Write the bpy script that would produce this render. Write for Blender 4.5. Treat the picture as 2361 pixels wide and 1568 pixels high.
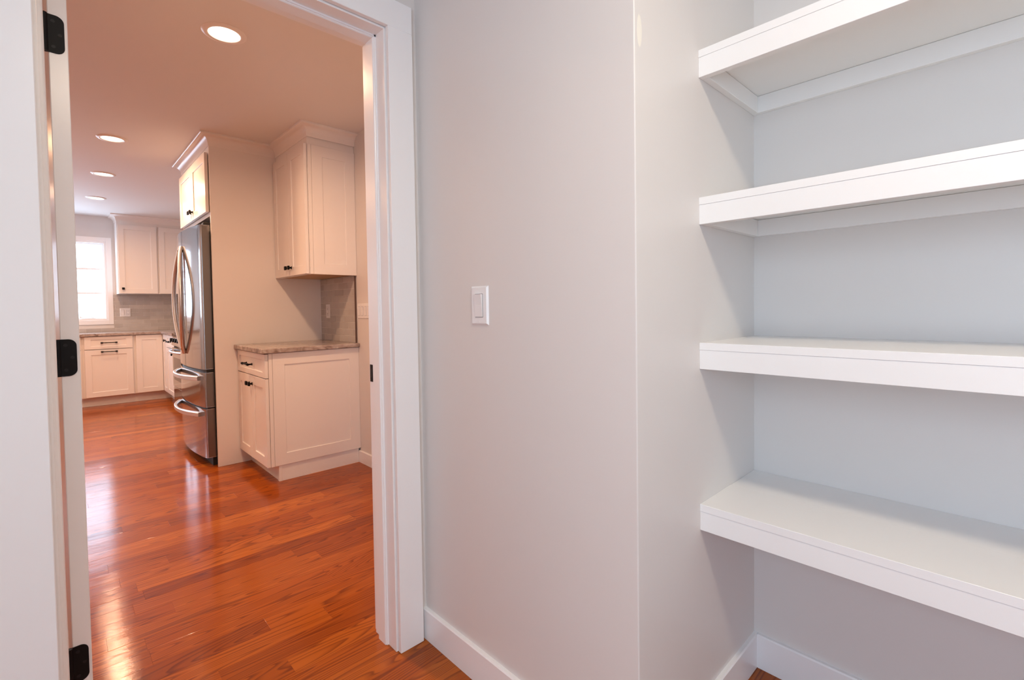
import bpy, bmesh, math, random
from mathutils import Vector, Matrix

S = bpy.context.scene
C = S.collection
for o in list(bpy.data.objects):
    bpy.data.objects.remove(o)

# ------------------------------------------------------------------ camera
CAM_H = 1.15
F_PX, CY_PX = 1108.76, 739.12
YAW, PITCH, ROLL = 0.7596, -0.0275, 0.0146
cam_d = bpy.data.cameras.new('camera')
cam = bpy.data.objects.new('camera', cam_d)
C.objects.link(cam)
fw = Vector((math.sin(YAW) * math.cos(PITCH), math.cos(YAW) * math.cos(PITCH), math.sin(PITCH)))
rt0 = Vector((math.cos(YAW), -math.sin(YAW), 0))
dn0 = fw.cross(rt0)
rt = rt0 * math.cos(ROLL) + dn0 * math.sin(ROLL)
dn = dn0 * math.cos(ROLL) - rt0 * math.sin(ROLL)
M = Matrix((rt, -dn, -fw)).transposed().to_4x4()
M.translation = Vector((0, 0, CAM_H))
cam.matrix_world = M
cam_d.sensor_fit = 'HORIZONTAL'
cam_d.sensor_width = 36.0
cam_d.lens = 36.0 * F_PX / 2361.0
cam_d.shift_y = -(784 - CY_PX) / 2361.0
cam_d.clip_start = 0.02
S.camera = cam

# ------------------------------------------------------------------ sky, exposure
SKY = (0.64, 0.80, 1.0)
SKY_STRENGTH = 10.0
world = bpy.data.worlds.new('world')
S.world = world
world.use_nodes = True
bg = world.node_tree.nodes['Background']
bg.inputs['Color'].default_value = (*SKY, 1)
bg.inputs['Strength'].default_value = SKY_STRENGTH
S.view_settings.view_transform = 'Standard'
S.view_settings.look = 'None'
S.view_settings.gamma = 1
S.view_settings.use_curve_mapping = False
S.view_settings.exposure = 0.0
S.cycles.use_denoising = True
S.cycles.max_bounces = 12
S.cycles.diffuse_bounces = 6
S.cycles.use_adaptive_sampling = True
S.cycles.adaptive_threshold = 0.02
S.cycles.glossy_bounces = 5
S.cycles.sample_clamp_indirect = 6.0
S.cycles.caustics_reflective = False
S.cycles.caustics_refractive = False

CAN_W = 25.0
CAN_COL = (1.0, 0.585, 0.345)
PANTRY_W = 18.0
PANTRY_COL = (1.0, 0.84, 0.64)


def portal(name, loc, rot, sx, sy):
    d = bpy.data.lights.new(name, 'AREA')
    d.shape = 'RECTANGLE'
    d.size, d.size_y = sx, sy
    d.cycles.is_portal = True
    o = bpy.data.objects.new(name, d)
    o.location = loc
    o.rotation_euler = rot
    C.objects.link(o)


# ------------------------------------------------------------------ plan of the place (metres, camera at x=0 y=0)
CEIL = 2.44
WD0, WD1 = 1.423, 1.565          # wall with the doorway
XL, XR, ZH = -0.010, 0.797, 2.058  # door opening
XS = 0.915                       # switch wall face
YR = 0.571                       # side wall of the shelf alcove
XB = 1.590                       # back wall of the alcove
KX = 1.645                       # kitchen right wall
KYF = 8.43                       # kitchen far wall
KXL = -1.75                      # kitchen left wall
PXL, PYB = -1.35, -2.1           # pantry left and rear walls
YE = 3.410                       # end panels of the small cabinets
YT = 4.068                       # tall panel beside the refrigerator

# ------------------------------------------------------------------ materials
def new_mat(name):
    m = bpy.data.materials.new(name)
    m.use_nodes = True
    return m, m.node_tree.nodes, m.node_tree.links, m.node_tree.nodes['Principled BSDF']


def paint(name, col, rough=0.5, bump=0.0, bscale=220.0, spec=0.5):
    m, n, l, b = new_mat(name)
    b.inputs['Base Color'].default_value = (*col, 1)
    b.inputs['Roughness'].default_value = rough
    b.inputs['Specular IOR Level'].default_value = spec
    if bump:
        g = n.new('ShaderNodeNewGeometry')
        t = n.new('ShaderNodeTexNoise')
        t.inputs['Scale'].default_value = bscale
        t.inputs['Detail'].default_value = 3
        l.new(g.outputs['Position'], t.inputs['Vector'])
        bp = n.new('ShaderNodeBump')
        bp.inputs['Strength'].default_value = bump
        bp.inputs['Distance'].default_value = 0.001
        l.new(t.outputs['Fac'], bp.inputs['Height'])
        l.new(bp.outputs['Normal'], b.inputs['Normal'])
    return m


def metal(name, col, rough, aniso=None):
    m, n, l, b = new_mat(name)
    b.inputs['Base Color'].default_value = (*col, 1)
    b.inputs['Metallic'].default_value = 1
    b.inputs['Roughness'].default_value = rough
    if aniso:
        g = n.new('ShaderNodeNewGeometry')
        mp = n.new('ShaderNodeMapping')
        mp.inputs['Scale'].default_value = aniso
        t = n.new('ShaderNodeTexNoise')
        t.inputs['Scale'].default_value = 1
        t.inputs['Detail'].default_value = 2
        l.new(g.outputs['Position'], mp.inputs['Vector'])
        l.new(mp.outputs['Vector'], t.inputs['Vector'])
        r = n.new('ShaderNodeMapRange')
        r.inputs['To Min'].default_value = rough * 0.75
        r.inputs['To Max'].default_value = rough * 1.3
        l.new(t.outputs['Fac'], r.inputs['Value'])
        l.new(r.outputs['Result'], b.inputs['Roughness'])
    return m


def emit(name, col, strength):
    m, n, l, b = new_mat(name)
    b.inputs['Base Color'].default_value = (*col, 1)
    b.inputs['Emission Color'].default_value = (*col, 1)
    b.inputs['Emission Strength'].default_value = strength
    return m


def wood_floor():
    m, n, l, b = new_mat('oak_floor')
    g = n.new('ShaderNodeNewGeometry')
    a = n.new('ShaderNodeAttribute')
    a.attribute_name = 'rnd'
    a.attribute_type = 'GEOMETRY'
    sc = n.new('ShaderNodeVectorMath'); sc.operation = 'MULTIPLY'
    sc.inputs[1].default_value = (41.0, 17.0, 23.0)
    l.new(a.outputs['Color'], sc.inputs[0])
    ad = n.new('ShaderNodeVectorMath'); ad.operation = 'ADD'
    l.new(g.outputs['Position'], ad.inputs[0]); l.new(sc.outputs[0], ad.inputs[1])

    def noise(scale, detail=3, rough=0.5):
        mp = n.new('ShaderNodeMapping'); mp.inputs['Scale'].default_value = scale
        l.new(ad.outputs[0], mp.inputs['Vector'])
        t = n.new('ShaderNodeTexNoise'); t.inputs['Scale'].default_value = 1
        t.inputs['Detail'].default_value = detail; t.inputs['Roughness'].default_value = rough
        l.new(mp.outputs['Vector'], t.inputs['Vector'])
        return t.outputs['Fac']

    def math_(op, x, y=None):
        q = n.new('ShaderNodeMath'); q.operation = op
        for i, v in enumerate((x, y)):
            if v is None: continue
            if isinstance(v, (int, float)): q.inputs[i].default_value = v
            else: l.new(v, q.inputs[i])
        return q.outputs[0]
    big = noise((0.75, 11.0, 1.0), 1.5, 0.4)           # growth-ring contours stretched along the board
    ring = math_('FRACT', math_('MULTIPLY', big, 26.0))
    r1 = n.new('ShaderNodeValToRGB')
    r1.color_ramp.elements[0].position = 0.0; r1.color_ramp.elements[0].color = (0, 0, 0, 1)
    r1.color_ramp.elements[1].position = 0.45; r1.color_ramp.elements[1].color = (1, 1, 1, 1)
    e = r1.color_ramp.elements.new(0.9); e.color = (1, 1, 1, 1)
    e = r1.color_ramp.elements.new(1.0); e.color = (0, 0, 0, 1)
    l.new(ring, r1.inputs['Fac'])
    fine = noise((4.0, 330.0, 1.0), 3, 0.6)          # open pores
    sep = n.new('ShaderNodeSeparateColor'); l.new(a.outputs['Color'], sep.inputs[0])
    tone = n.new('ShaderNodeValToRGB')
    tone.color_ramp.elements[0].position = 0.0; tone.color_ramp.elements[0].color = (0.21, 0.038, 0.003, 1)
    tone.color_ramp.elements[1].position = 1.0; tone.color_ramp.elements[1].color = (0.47, 0.135, 0.014, 1)
    e = tone.color_ramp.elements.new(0.5); e.color = (0.34, 0.076, 0.005, 1)
    l.new(sep.outputs['Green'], tone.inputs['Fac'])
    dark = n.new('ShaderNodeMix'); dark.data_type = 'RGBA'; dark.blend_type = 'MULTIPLY'
    dark.inputs[7].default_value = (0.36, 0.24, 0.18, 1)
    fac = math_('MULTIPLY', math_('SUBTRACT', 1.0, r1.outputs['Color']), 0.75)
    l.new(fac, dark.inputs[0]); l.new(tone.outputs['Color'], dark.inputs[6])
    d2 = n.new('ShaderNodeMix'); d2.data_type = 'RGBA'; d2.blend_type = 'MULTIPLY'
    d2.inputs[7].default_value = (0.55, 0.45, 0.40, 1)
    fr = n.new('ShaderNodeMapRange')
    fr.inputs['From Min'].default_value = 0.55; fr.inputs['From Max'].default_value = 0.75
    fr.inputs['To Max'].default_value = 0.6
    l.new(fine, fr.inputs['Value'])
    l.new(fr.outputs['Result'], d2.inputs[0]); l.new(dark.outputs[2], d2.inputs[6])
    l.new(d2.outputs[2], b.inputs['Base Color'])
    b.inputs['Roughness'].default_value = 0.45
    b.inputs['Specular IOR Level'].default_value = 0.05
    b.inputs['Coat Weight'].default_value = 0.60
    b.inputs['Coat Roughness'].default_value = 0.075
    wav = noise((2.5, 14.0, 1.0), 2, 0.5)
    hgt = math_('ADD', math_('MULTIPLY', fine, 0.26), wav)
    bp = n.new('ShaderNodeBump'); bp.inputs['Strength'].default_value = 0.26
    bp.inputs['Distance'].default_value = 0.003
    l.new(hgt, bp.inputs['Height'])
    l.new(bp.outputs['Normal'], b.inputs['Normal']); l.new(bp.outputs['Normal'], b.inputs['Coat Normal'])
    return m


def granite():
    m, n, l, b = new_mat('granite')
    g = n.new('ShaderNodeNewGeometry')
    mp = n.new('ShaderNodeMapping'); mp.inputs['Rotation'].default_value = (0, 0, 0.6)
    mp.inputs['Scale'].default_value = (16, 34, 26)
    l.new(g.outputs['Position'], mp.inputs['Vector'])
    t = n.new('ShaderNodeTexNoise'); t.inputs['Scale'].default_value = 1; t.inputs['Detail'].default_value = 6
    t.inputs['Distortion'].default_value = 1.2
    l.new(mp.outputs['Vector'], t.inputs['Vector'])
    r = n.new('ShaderNodeValToRGB')
    r.color_ramp.elements[0].position = 0.32; r.color_ramp.elements[0].color = (0.19, 0.14, 0.12, 1)
    r.color_ramp.elements[1].position = 0.70; r.color_ramp.elements[1].color = (0.52, 0.47, 0.44, 1)
    e = r.color_ramp.elements.new(0.47); e.color = (0.35, 0.285, 0.255, 1)
    e = r.color_ramp.elements.new(0.58); e.color = (0.42, 0.36, 0.33, 1)
    l.new(t.outputs['Fac'], r.inputs['Fac'])
    l.new(r.outputs['Color'], b.inputs['Base Color'])
    b.inputs['Roughness'].default_value = 0.18
    return m


def tile_mat():
    m, n, l, b = new_mat('marble_tile')
    oi = n.new('ShaderNodeObjectInfo')
    g = n.new('ShaderNodeNewGeometry')
    t = n.new('ShaderNodeTexNoise'); t.inputs['Scale'].default_value = 9; t.inputs['Detail'].default_value = 5
    l.new(g.outputs['Position'], t.inputs['Vector'])
    mx = n.new('ShaderNodeMath'); mx.operation = 'MULTIPLY_ADD'
    mx.inputs[1].default_value = 0.38
    l.new(oi.outputs['Random'], mx.inputs[0])
    t2 = n.new('ShaderNodeMath'); t2.operation = 'MULTIPLY'; t2.inputs[1].default_value = 0.6
    l.new(t.outputs['Fac'], t2.inputs[0]); l.new(t2.outputs[0], mx.inputs[2])
    r = n.new('ShaderNodeValToRGB')
    r.color_ramp.elements[0].color = (0.36, 0.33, 0.30, 1)
    r.color_ramp.elements[1].color = (0.58, 0.545, 0.51, 1)
    l.new(mx.outputs[0], r.inputs['Fac'])
    l.new(r.outputs['Color'], b.inputs['Base Color'])
    b.inputs['Roughness'].default_value = 0.3
    return m


def wall_side_mat():
    """grey wall paint with a small cream touch-up patch near the outside corner"""
    m = paint('wall_paint_patched', WALL, 0.42, 0.10)
    n, l = m.node_tree.nodes, m.node_tree.links
    b = n['Principled BSDF']
    g = n.new('ShaderNodeNewGeometry')
    s = n.new('ShaderNodeVectorMath'); s.operation = 'SUBTRACT'; s.inputs[1].default_value = (0.935, YR, 1.745)
    l.new(g.outputs['Position'], s.inputs[0])
    k = n.new('ShaderNodeVectorMath'); k.operation = 'MULTIPLY'; k.inputs[1].default_value = (95, 1, 27)
    l.new(s.outputs[0], k.inputs[0])
    ln = n.new('ShaderNodeVectorMath'); ln.operation = 'LENGTH'; l.new(k.outputs[0], ln.inputs[0])
    mr = n.new('ShaderNodeMapRange'); mr.inputs['From Min'].default_value = 1.0; mr.inputs['From Max'].default_value = 0.85
    l.new(ln.outputs['Value'], mr.inputs['Value'])
    mx = n.new('ShaderNodeMix'); mx.data_type = 'RGBA'
    mx.inputs[6].default_value = (*WALL, 1); mx.inputs[7].default_value = (0.82, 0.79, 0.71, 1)
    l.new(mr.outputs['Result'], mx.inputs[0]); l.new(mx.outputs[2], b.inputs['Base Color'])
    return m


WALL = (0.70, 0.672, 0.645)
MT = {}
MT['wall'] = paint('wall_paint', WALL, 0.45, 0.10)
MT['wall_patched'] = wall_side_mat()
MT['ceiling'] = paint('ceiling_paint', (0.76, 0.77, 0.77), 0.7, 0.12)
MT['trim'] = paint('trim_paint', (0.84, 0.84, 0.84), 0.28, 0.05, 90)
MT['shelf'] = paint('shelf_paint', (0.84, 0.84, 0.83), 0.30, 0.06, 90)
MT['cab'] = paint('cabinet_lacquer', (0.82, 0.80, 0.775), 0.28)
MT['raw'] = paint('raw_maple', (0.52, 0.33, 0.17), 0.5)
MT['black'] = paint('black_metal', (0.004, 0.004, 0.005), 0.5, spec=0.2)
MT['screw'] = paint('dark_screw', (0.012, 0.012, 0.013), 0.45, spec=0.25)
MT['steel'] = metal('stainless', (0.45, 0.45, 0.455), 0.085, (3, 3, 260))
MT['chrome'] = metal('polished_steel', (0.72, 0.745, 0.79), 0.38)
MT['fridge_side'] = metal('fridge_side_steel', (0.22, 0.21, 0.20), 0.28)
MT['gasket'] = paint('black_gasket', (0.008, 0.008, 0.008), 0.5)
MT['glass_black'] = paint('black_glass', (0.015, 0.014, 0.014), 0.08)
MT['plastic'] = paint('white_plastic', (0.80, 0.80, 0.80), 0.3)
MT['slot'] = paint('dark_slot', (0.05, 0.05, 0.05), 0.5)
MT['lens'] = emit('lamp_lens', (1.0, 0.84, 0.64), 5.0)
MT['lens_p'] = emit('pantry_lens', PANTRY_COL, 6.0)
MT['grout'] = paint('grout', (0.76, 0.73, 0.68), 0.8)
MT['dark_brown'] = paint('dark_brown_edge', (0.11, 0.065, 0.05), 0.4)
MT['sub'] = paint('dark_joint', (0.05, 0.018, 0.008), 0.8)
MT['wood'] = wood_floor()
MT['granite'] = granite()
MT['tile'] = tile_mat()
gm, gn, gl, gb = new_mat('window_glass')
gb.inputs['Base Color'].default_value = (1, 1, 1, 1)
gb.inputs['Roughness'].default_value = 0.0
tr = gn.new('ShaderNodeBsdfTransparent')
gs = gn.new('ShaderNodeBsdfGlossy'); gs.inputs['Roughness'].default_value = 0.02
mixs = gn.new('ShaderNodeMixShader'); mixs.inputs[0].default_value = 0.06
gl.new(tr.outputs[0], mixs.inputs[1]); gl.new(gs.outputs[0], mixs.inputs[2])
gl.new(mixs.outputs[0], gn['Material Output'].inputs['Surface'])
MT['glass'] = gm

# ------------------------------------------------------------------ builders
class MB:
    """collects shapes in world coordinates; build() links them as ONE mesh object"""
    def __init__(self):
        self.bm = bmesh.new()

    def _merge(self, t):
        me = bpy.data.meshes.new('t'); t.to_mesh(me); t.free()
        self.bm.from_mesh(me); bpy.data.meshes.remove(me)

    def box(self, x0, x1, y0, y1, z0, z1, bev=0.0, seg=1):
        t = bmesh.new()
        bmesh.ops.create_cube(t, size=1)
        for v in t.verts:
            v.co = Vector(((x0 + x1) / 2 + v.co.x * (x1 - x0), (y0 + y1) / 2 + v.co.y * (y1 - y0), (z0 + z1) / 2 + v.co.z * (z1 - z0)))
        if bev:
            bmesh.ops.bevel(t, geom=t.edges[:], offset=bev, segments=seg, affect='EDGES', profile=0.5)
        bmesh.ops.recalc_face_normals(t, faces=t.faces)
        self._merge(t)
        return self

    def prism(self, pts, axis, a, b, bev=0.0):
        """closed polygon pts extruded along axis ('x','y','z') from a to b"""
        t = bmesh.new()
        def mk(p, s):
            if axis == 'z': return (p[0], p[1], s)
            if axis == 'x': return (s, p[0], p[1])
            return (p[0], s, p[1])
        lo = [t.verts.new(mk(p, a)) for p in pts]
        hi = [t.verts.new(mk(p, b)) for p in pts]
        n = len(pts)
        t.faces.new(lo); t.faces.new(hi[::-1])
        for i in range(n):
            t.faces.new((lo[i], lo[(i + 1) % n], hi[(i + 1) % n], hi[i]))
        bmesh.ops.recalc_face_normals(t, faces=t.faces)
        if bev:
            bmesh.ops.bevel(t, geom=t.edges[:], offset=bev, segments=1, affect='EDGES')
        self._merge(t)
        return self

    def cyl(self, c, axis, r, length, seg=20, r2=None):
        t = bmesh.new()
        bmesh.ops.create_cone(t, cap_ends=True, segments=seg, radius1=r, radius2=r if r2 is None else r2, depth=length)
        d = Vector(axis).normalized()
        q = Vector((0, 0, 1)).rotation_difference(d).to_matrix().to_4x4()
        q.translation = Vector(c)
        bmesh.ops.transform(t, matrix=q, verts=t.verts)
        self._merge(t)
        return self

    def lathe(self, prof, c, seg=32):
        """profile of (radius, z) revolved about the vertical axis through c"""
        t = bmesh.new()
        rings = []
        for r, z in prof:
            rings.append([t.verts.new((c[0] + max(r, 1e-5) * math.cos(2 * math.pi * i / seg), c[1] + max(r, 1e-5) * math.sin(2 * math.pi * i / seg), c[2] + z)) for i in range(seg)])
        for a, b in zip(rings, rings[1:]):
            for i in range(seg):
                t.faces.new((a[i], a[(i + 1) % seg], b[(i + 1) % seg], b[i]))
        bmesh.ops.remove_doubles(t, verts=t.verts, dist=1e-4)
        bmesh.ops.recalc_face_normals(t, faces=t.faces)
        self._merge(t)
        return self

    def sweep(self, path, sec, closed_sec=True):
        """sections: sec(i) -> list of world points for path index i"""
        t = bmesh.new()
        rings = [[t.verts.new(p) for p in sec(i)] for i in range(len(path))]
        m = len(rings[0])
        for a, b in zip(rings, rings[1:]):
            for i in range(m if closed_sec else m - 1):
                t.faces.new((a[i], a[(i + 1) % m], b[(i + 1) % m], b[i]))
        if closed_sec:
            t.faces.new(rings[0][::-1]); t.faces.new(rings[-1])
        bmesh.ops.recalc_face_normals(t, faces=t.faces)
        self._merge(t)
        return self

    def tube(self, pts, w, hgt, up=(0, 0, 1), seg=10):
        """elliptic tube through pts; w across, hgt along 'up'"""
        P = [Vector(p) for p in pts]
        U = Vector(up)
        def sec(i):
            d = (P[min(i + 1, len(P) - 1)] - P[max(i - 1, 0)]).normalized()
            s = d.cross(U).normalized(); u = s.cross(d).normalized()
            return [P[i] + s * (w / 2 * math.cos(2 * math.pi * k / seg)) + u * (hgt / 2 * math.sin(2 * math.pi * k / seg)) for k in range(seg)]
        return self.sweep(P, sec)

    def build(self, name, mat, parent=None, origin=None, smooth=False):
        bm = self.bm
        if origin is None:
            origin = Vector(parent['_o']) if parent is not None and '_o' in parent else Vector((0, 0, 0))
        for v in bm.verts:
            v.co -= Vector(origin)
        me = bpy.data.meshes.new(name)
        bm.to_mesh(me); bm.free()
        me.materials.append(MT[mat])
        if smooth:
            for p in me.polygons: p.use_smooth = True
            me.set_sharp_from_angle(angle=math.radians(35))
        o = bpy.data.objects.new(name, me)
        C.objects.link(o)
        if parent is not None:
            o.parent = parent
        else:
            o.location = origin
        o['_o'] = list(origin)
        return o


def thing(name, loc, label, cat, group=None):
    o = bpy.data.objects.new(name, None)
    o.empty_display_size = 0.05
    o.location = loc
    o['_o'] = list(loc)
    C.objects.link(o)
    return tag(o, label, cat, group)


def tag(o, label, cat, group=None, kind=None):
    o['label'] = label
    o['category'] = cat
    if group: o['group'] = group
    if kind: o['kind'] = kind
    return o


def struct(o, label, cat):
    return tag(o, label, cat, None, 'structure')


def box(name, mat, parent, *a, bev=0.0, seg=1):
    return MB().box(*a, bev=bev, seg=seg).build(name, mat, parent)


# ------------------------------------------------------------------ room shell
def wall(name, label, boxes, mat='wall', bev=0.0):
    m = MB()
    for b in boxes: m.box(*b, bev=bev, seg=2)
    return struct(m.build(name, mat), label, 'wall')


JX0, JX1, JZ = XL - 0.02, XR + 0.02, ZH + 0.02      # rough opening
wall('wall_doorway', 'light grey wall around the doorway into the kitchen',
     [(KXL - .1, JX0, WD0, WD1, 0, CEIL), (JX1, KX + .1, WD0, WD1, 0, CEIL), (JX0, JX1, WD0, WD1, JZ, CEIL)])
m = MB()
m.prism([(XS, YR), (XB, YR), (XB, WD0), (XS, WD0)], 'z', 0, CEIL)
bmv = m.bm
bmv.edges.ensure_lookup_table()
ce = [e for e in bmv.edges if all(abs(v.co.x - XS) < 1e-5 and abs(v.co.y - YR) < 1e-5 for v in e.verts)]
bmesh.ops.bevel(bmv, geom=ce, offset=0.003, segments=3, affect='EDGES', profile=0.5)
pier = struct(m.build('wall_pier', 'wall_patched'), 'light grey wall block with the light switch, its outside corner turning into the shelf alcove', 'wall')
YAE = -0.85
wall('wall_alcove_back', 'light grey back wall of the shelf alcove', [(XB, KX + .1, PYB - .1, WD0, 0, CEIL)])
wall('wall_alcove_end', 'light grey end wall of the shelf alcove opposite the switch block', [(XS, XB, PYB, YAE, 0, CEIL)])
PWY0, PWY1, PWZ0, PWZ1 = -1.80, -0.30, 0.65, 2.10
wall('wall_pantry_left', 'light grey side wall of the pantry around its window, facing the shelves',
     [(PXL - .1, PXL, PYB - .1, PWY0, 0, CEIL), (PXL - .1, PXL, PWY1, WD0, 0, CEIL), (PXL - .1, PXL, PWY0, PWY1, 0, PWZ0), (PXL - .1, PXL, PWY0, PWY1, PWZ1, CEIL)])
wall('wall_pantry_rear', 'light grey rear wall of the pantry', [(PXL, XB, PYB - .1, PYB, 0, CEIL)])
wall('wall_kitchen_right', 'light grey kitchen wall behind the refrigerator and cabinets', [(KX, KX + .1, WD1, KYF, 0, CEIL)])
KWY0, KWY1, KWZ0, KWZ1 = 7.35, 8.10, 1.05, 2.10
wall('wall_kitchen_left', 'light grey kitchen wall with a side window opposite the refrigerator',
     [(KXL - .1, KXL, WD1, KWY0, 0, CEIL), (KXL - .1, KXL, KWY1, KYF, 0, CEIL), (KXL - .1, KXL, KWY0, KWY1, 0, KWZ0), (KXL - .1, KXL, KWY0, KWY1, KWZ1, CEIL)])
WX0, WX1, WZ0, WZ1 = -0.10, 0.52, 1.055, 2.105       # far window openings, a pair
W2X0, W2X1 = -0.80, -0.18
wall('wall_kitchen_far', 'light grey far kitchen wall with the pair of windows',
     [(KXL - .1, W2X0, KYF, KYF + .12, 0, CEIL), (W2X1, WX0, KYF, KYF + .12, WZ0, WZ1), (WX1, KX + .1, KYF, KYF + .12, 0, CEIL),
      (W2X0, WX1, KYF, KYF + .12, 0, WZ0), (W2X0, WX1, KYF, KYF + .12, WZ1, CEIL)])
cl = MB().box(KXL - .1, KX + .1, PYB - .1, KYF + .12, CEIL, CEIL + .1)
struct(cl.build('ceiling', 'ceiling'), 'smooth white painted ceiling', 'ceiling')

# floor: dark base, boards one by one where they show, the far ones joined
rng = random.Random(11)
fl = MB().box(KXL - .1, KX + .1, PYB - .1, KYF + .12, -0.12, -0.018)
floor = struct(fl.build('floor', 'sub'), 'glossy orange oak strip floor', 'floor')
PW = 0.092
ROW0 = 1.935
known = {2.745: [(0.347, 0.62, .30)], 2.10: [(0.195, .62, .50)], 3.165: [(0.417, .55, .25)], 1.894: [(0.532, .16, .58)],
         1.57: [(0.521, .35, .66)], 2.213: [(0.869, .66, .3)], 1.79: [(0.718, .6, .45)], 2.837: [(0.139, .4, .4)]}


def plank_verts(x0, x1, y0, y1, ta=0, tb=0):
    g, c, t = 0.0001, 0.00035, 0.018
    x0 += g; x1 -= g; y0 += g; y1 -= g
    v = [(x0 + c, y0 + c, -ta), (x1 - c, y0 + c, -ta), (x1 - c, y1 - c, -tb), (x0 + c, y1 - c, -tb),
         (x0, y0, -c), (x1, y0, -c), (x1, y1, -c), (x0, y1, -c),
         (x0, y0, -t), (x1, y0, -t), (x1, y1, -t), (x0, y1, -t)]
    f = [(0, 1, 2, 3)]
    for k in (0, 4):
        for i in range(4):
            j = (i + 1) % 4
            f.append((k + i, k + 4 + i, k + 4 + j, k + j))
    f.append((11, 10, 9, 8))
    return v, f


def set_rnd(me, cols):
    at = me.attributes.new('rnd', 'FLOAT_COLOR', 'POINT')
    for i, cc in enumerate(cols):
        at.data[i].color = cc


far_v, far_f, far_c = [], [], []
k0 = int((PYB - ROW0) / PW) - 1
k1 = int((KYF - ROW0) / PW) + 1
for k in range(k0, k1 + 1):
    y0 = max(ROW0 + k * PW, PYB); y1 = min(ROW0 + (k + 1) * PW, KYF)
    if y1 - y0 < 0.01: continue
    yc = (y0 + y1) / 2
    xa = KXL if yc > WD1 - .05 else PXL
    cuts = []
    tones = {}
    for ky, js in known.items():
        if abs(ky - yc) < PW * 0.5:
            for j, ta, tb in js:
                cuts.append(j); tones[j] = (ta, tb)
    x = xa
    pos = [xa]
    x = xa - rng.uniform(0, 0.9)
    while True:
        x += rng.choice((0.42, 0.6, 0.75, 0.95, 1.2, 1.45))
        if x > (KX if yc > WD1 - .05 else XB) - 0.12: break
        if x < xa + 0.12: continue
        if any(abs(x - c) < 0.5 for c in cuts): continue
        pos.append(x)
    pos += cuts
    pos = sorted(pos) + [KX if yc > WD1 - .05 else XB]
    for i, (a, b) in enumerate(zip(pos, pos[1:])):
        tone = min(1, max(0, rng.gauss(0.5, 0.2)))
        if b in tones: tone = tones[b][0]
        if a in tones: tone = tones[a][1]
        col = (rng.random(), tone, rng.random(), 1)
        v, f = plank_verts(a, b, y0, y1, rng.uniform(0, .00035), rng.uniform(0, .00035))
        show = (1.4 < yc < 4.6 and b > -0.1) or (0.95 < yc <= 1.4 and b > 0.5) or (0.25 < yc < 0.6 and b > 1.2)
        if show:
            me = bpy.data.meshes.new('plank')
            ox, oy = a, y0
            me.from_pydata([(p[0] - ox, p[1] - oy, p[2]) for p in v], [], f)
            me.materials.append(MT['wood'])
            set_rnd(me, [col] * len(v))
            o = bpy.data.objects.new('plank', me)
            o.location = (ox, oy, 0)
            C.objects.link(o); o.parent = floor
        else:
            base = len(far_v)
            far_v += v; far_c += [col] * len(v)
            far_f += [tuple(base + q for q in ff) for ff in f]
me = bpy.data.meshes.new('far_planks')
me.from_pydata(far_v, [], far_f)
me.materials.append(MT['wood'])
set_rnd(me, far_c)
o = bpy.data.objects.new('far_planks', me)
C.objects.link(o); o.parent = floor; o['kind'] = 'stuff'

# baseboards
def base_prof(t, h): return [(0, 0), (t, 0), (t, h - .004), (t - .003, h), (0, h)]


BT, BH = 0.013, 0.106
b = MB().prism([(XS - p[0], p[1]) for p in base_prof(BT, BH)], 'y', YR - BT, WD0)
struct(b.build('baseboard_switch', 'trim'), 'white baseboard under the light switch', 'baseboard')
b = MB().prism([(YR - p[0], p[1]) for p in base_prof(BT, BH)], 'x', XS, XB)
struct(b.build('baseboard_alcove_side', 'trim'), 'white baseboard along the side wall of the alcove', 'baseboard')
b = MB().prism([(XB - p[0], p[1]) for p in base_prof(BT, BH)], 'y', YAE, YR - BT)
struct(b.build('baseboard_alcove_back', 'trim'), 'white baseboard along the alcove back wall below the lowest shelf', 'baseboard')
b = MB().prism([(KX - p[0], p[1]) for p in base_prof(BT, 0.088)], 'y', WD1, YE + .008)
struct(b.build('baseboard_kitchen', 'trim'), 'white baseboard on the kitchen wall beside the small base cabinet', 'baseboard')
b = MB().prism([(PXL + p[0], p[1]) for p in base_prof(BT, BH)], 'y', PYB, WD0)
struct(b.build('baseboard_pantry_left', 'trim'), 'white baseboard on the pantry side wall facing the shelves', 'baseboard')

# ------------------------------------------------------------------ doorway: jamb, casing, open door
fr = thing('trim_1', (XR, WD0, 0), 'white door jamb with stop lining the doorway', 'door jamb')
fr['kind'] = 'structure'
YJ0, YJ1 = 1.425, 1.566
SY0, SY1, SP = 1.476, 1.527, 0.010


def jamb_prof(x, s):
    """plan profile of one side jamb; s=+1 when the jamb face looks to +x"""
    return [(x - s * .0195, YJ0), (x, YJ0), (x, SY0), (x + s * SP * .55, SY0), (x + s * SP * .55, SY0 + .003), (x + s * SP * .8, SY0 + .004),
            (x + s * SP, SY0 + .007), (x + s * SP, SY1), (x, SY1), (x, YJ1), (x - s * .0195, YJ1)]


MB().prism(jamb_prof(XL, 1), 'z', 0, JZ - .0005).build('jamb', 'trim', fr)
MB().prism(jamb_prof(XR, -1), 'z', 0, JZ - .0005).build('jamb', 'trim', fr)
hp = [(p[1], ZH - (p[0])) for p in jamb_prof(0, 1)]
MB().prism(hp, 'x', XL, XR).build('head_jamb', 'trim', fr)
sk = MB().box(XR - .0012, XR + .002, 1.5455, 1.5655, 0.897, 0.957, bev=.0004).build('strike_plate', 'black', fr)
sk['label'] = 'black strike plate let into the jamb'
box('latch_hole', 'screw', sk, XR - .0016, XR - .0008, 1.551, 1.560, 0.912, 0.942)
for zz in (0.9045, 0.9495):
    MB().cyl((XR - .0014, 1.5555, zz), (1, 0, 0), .0028, .0008, 12).build('screw', 'screw', sk)

CI, CW, CT = 0.006, 0.090, 0.018     # casing reveal, width, thickness


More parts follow.
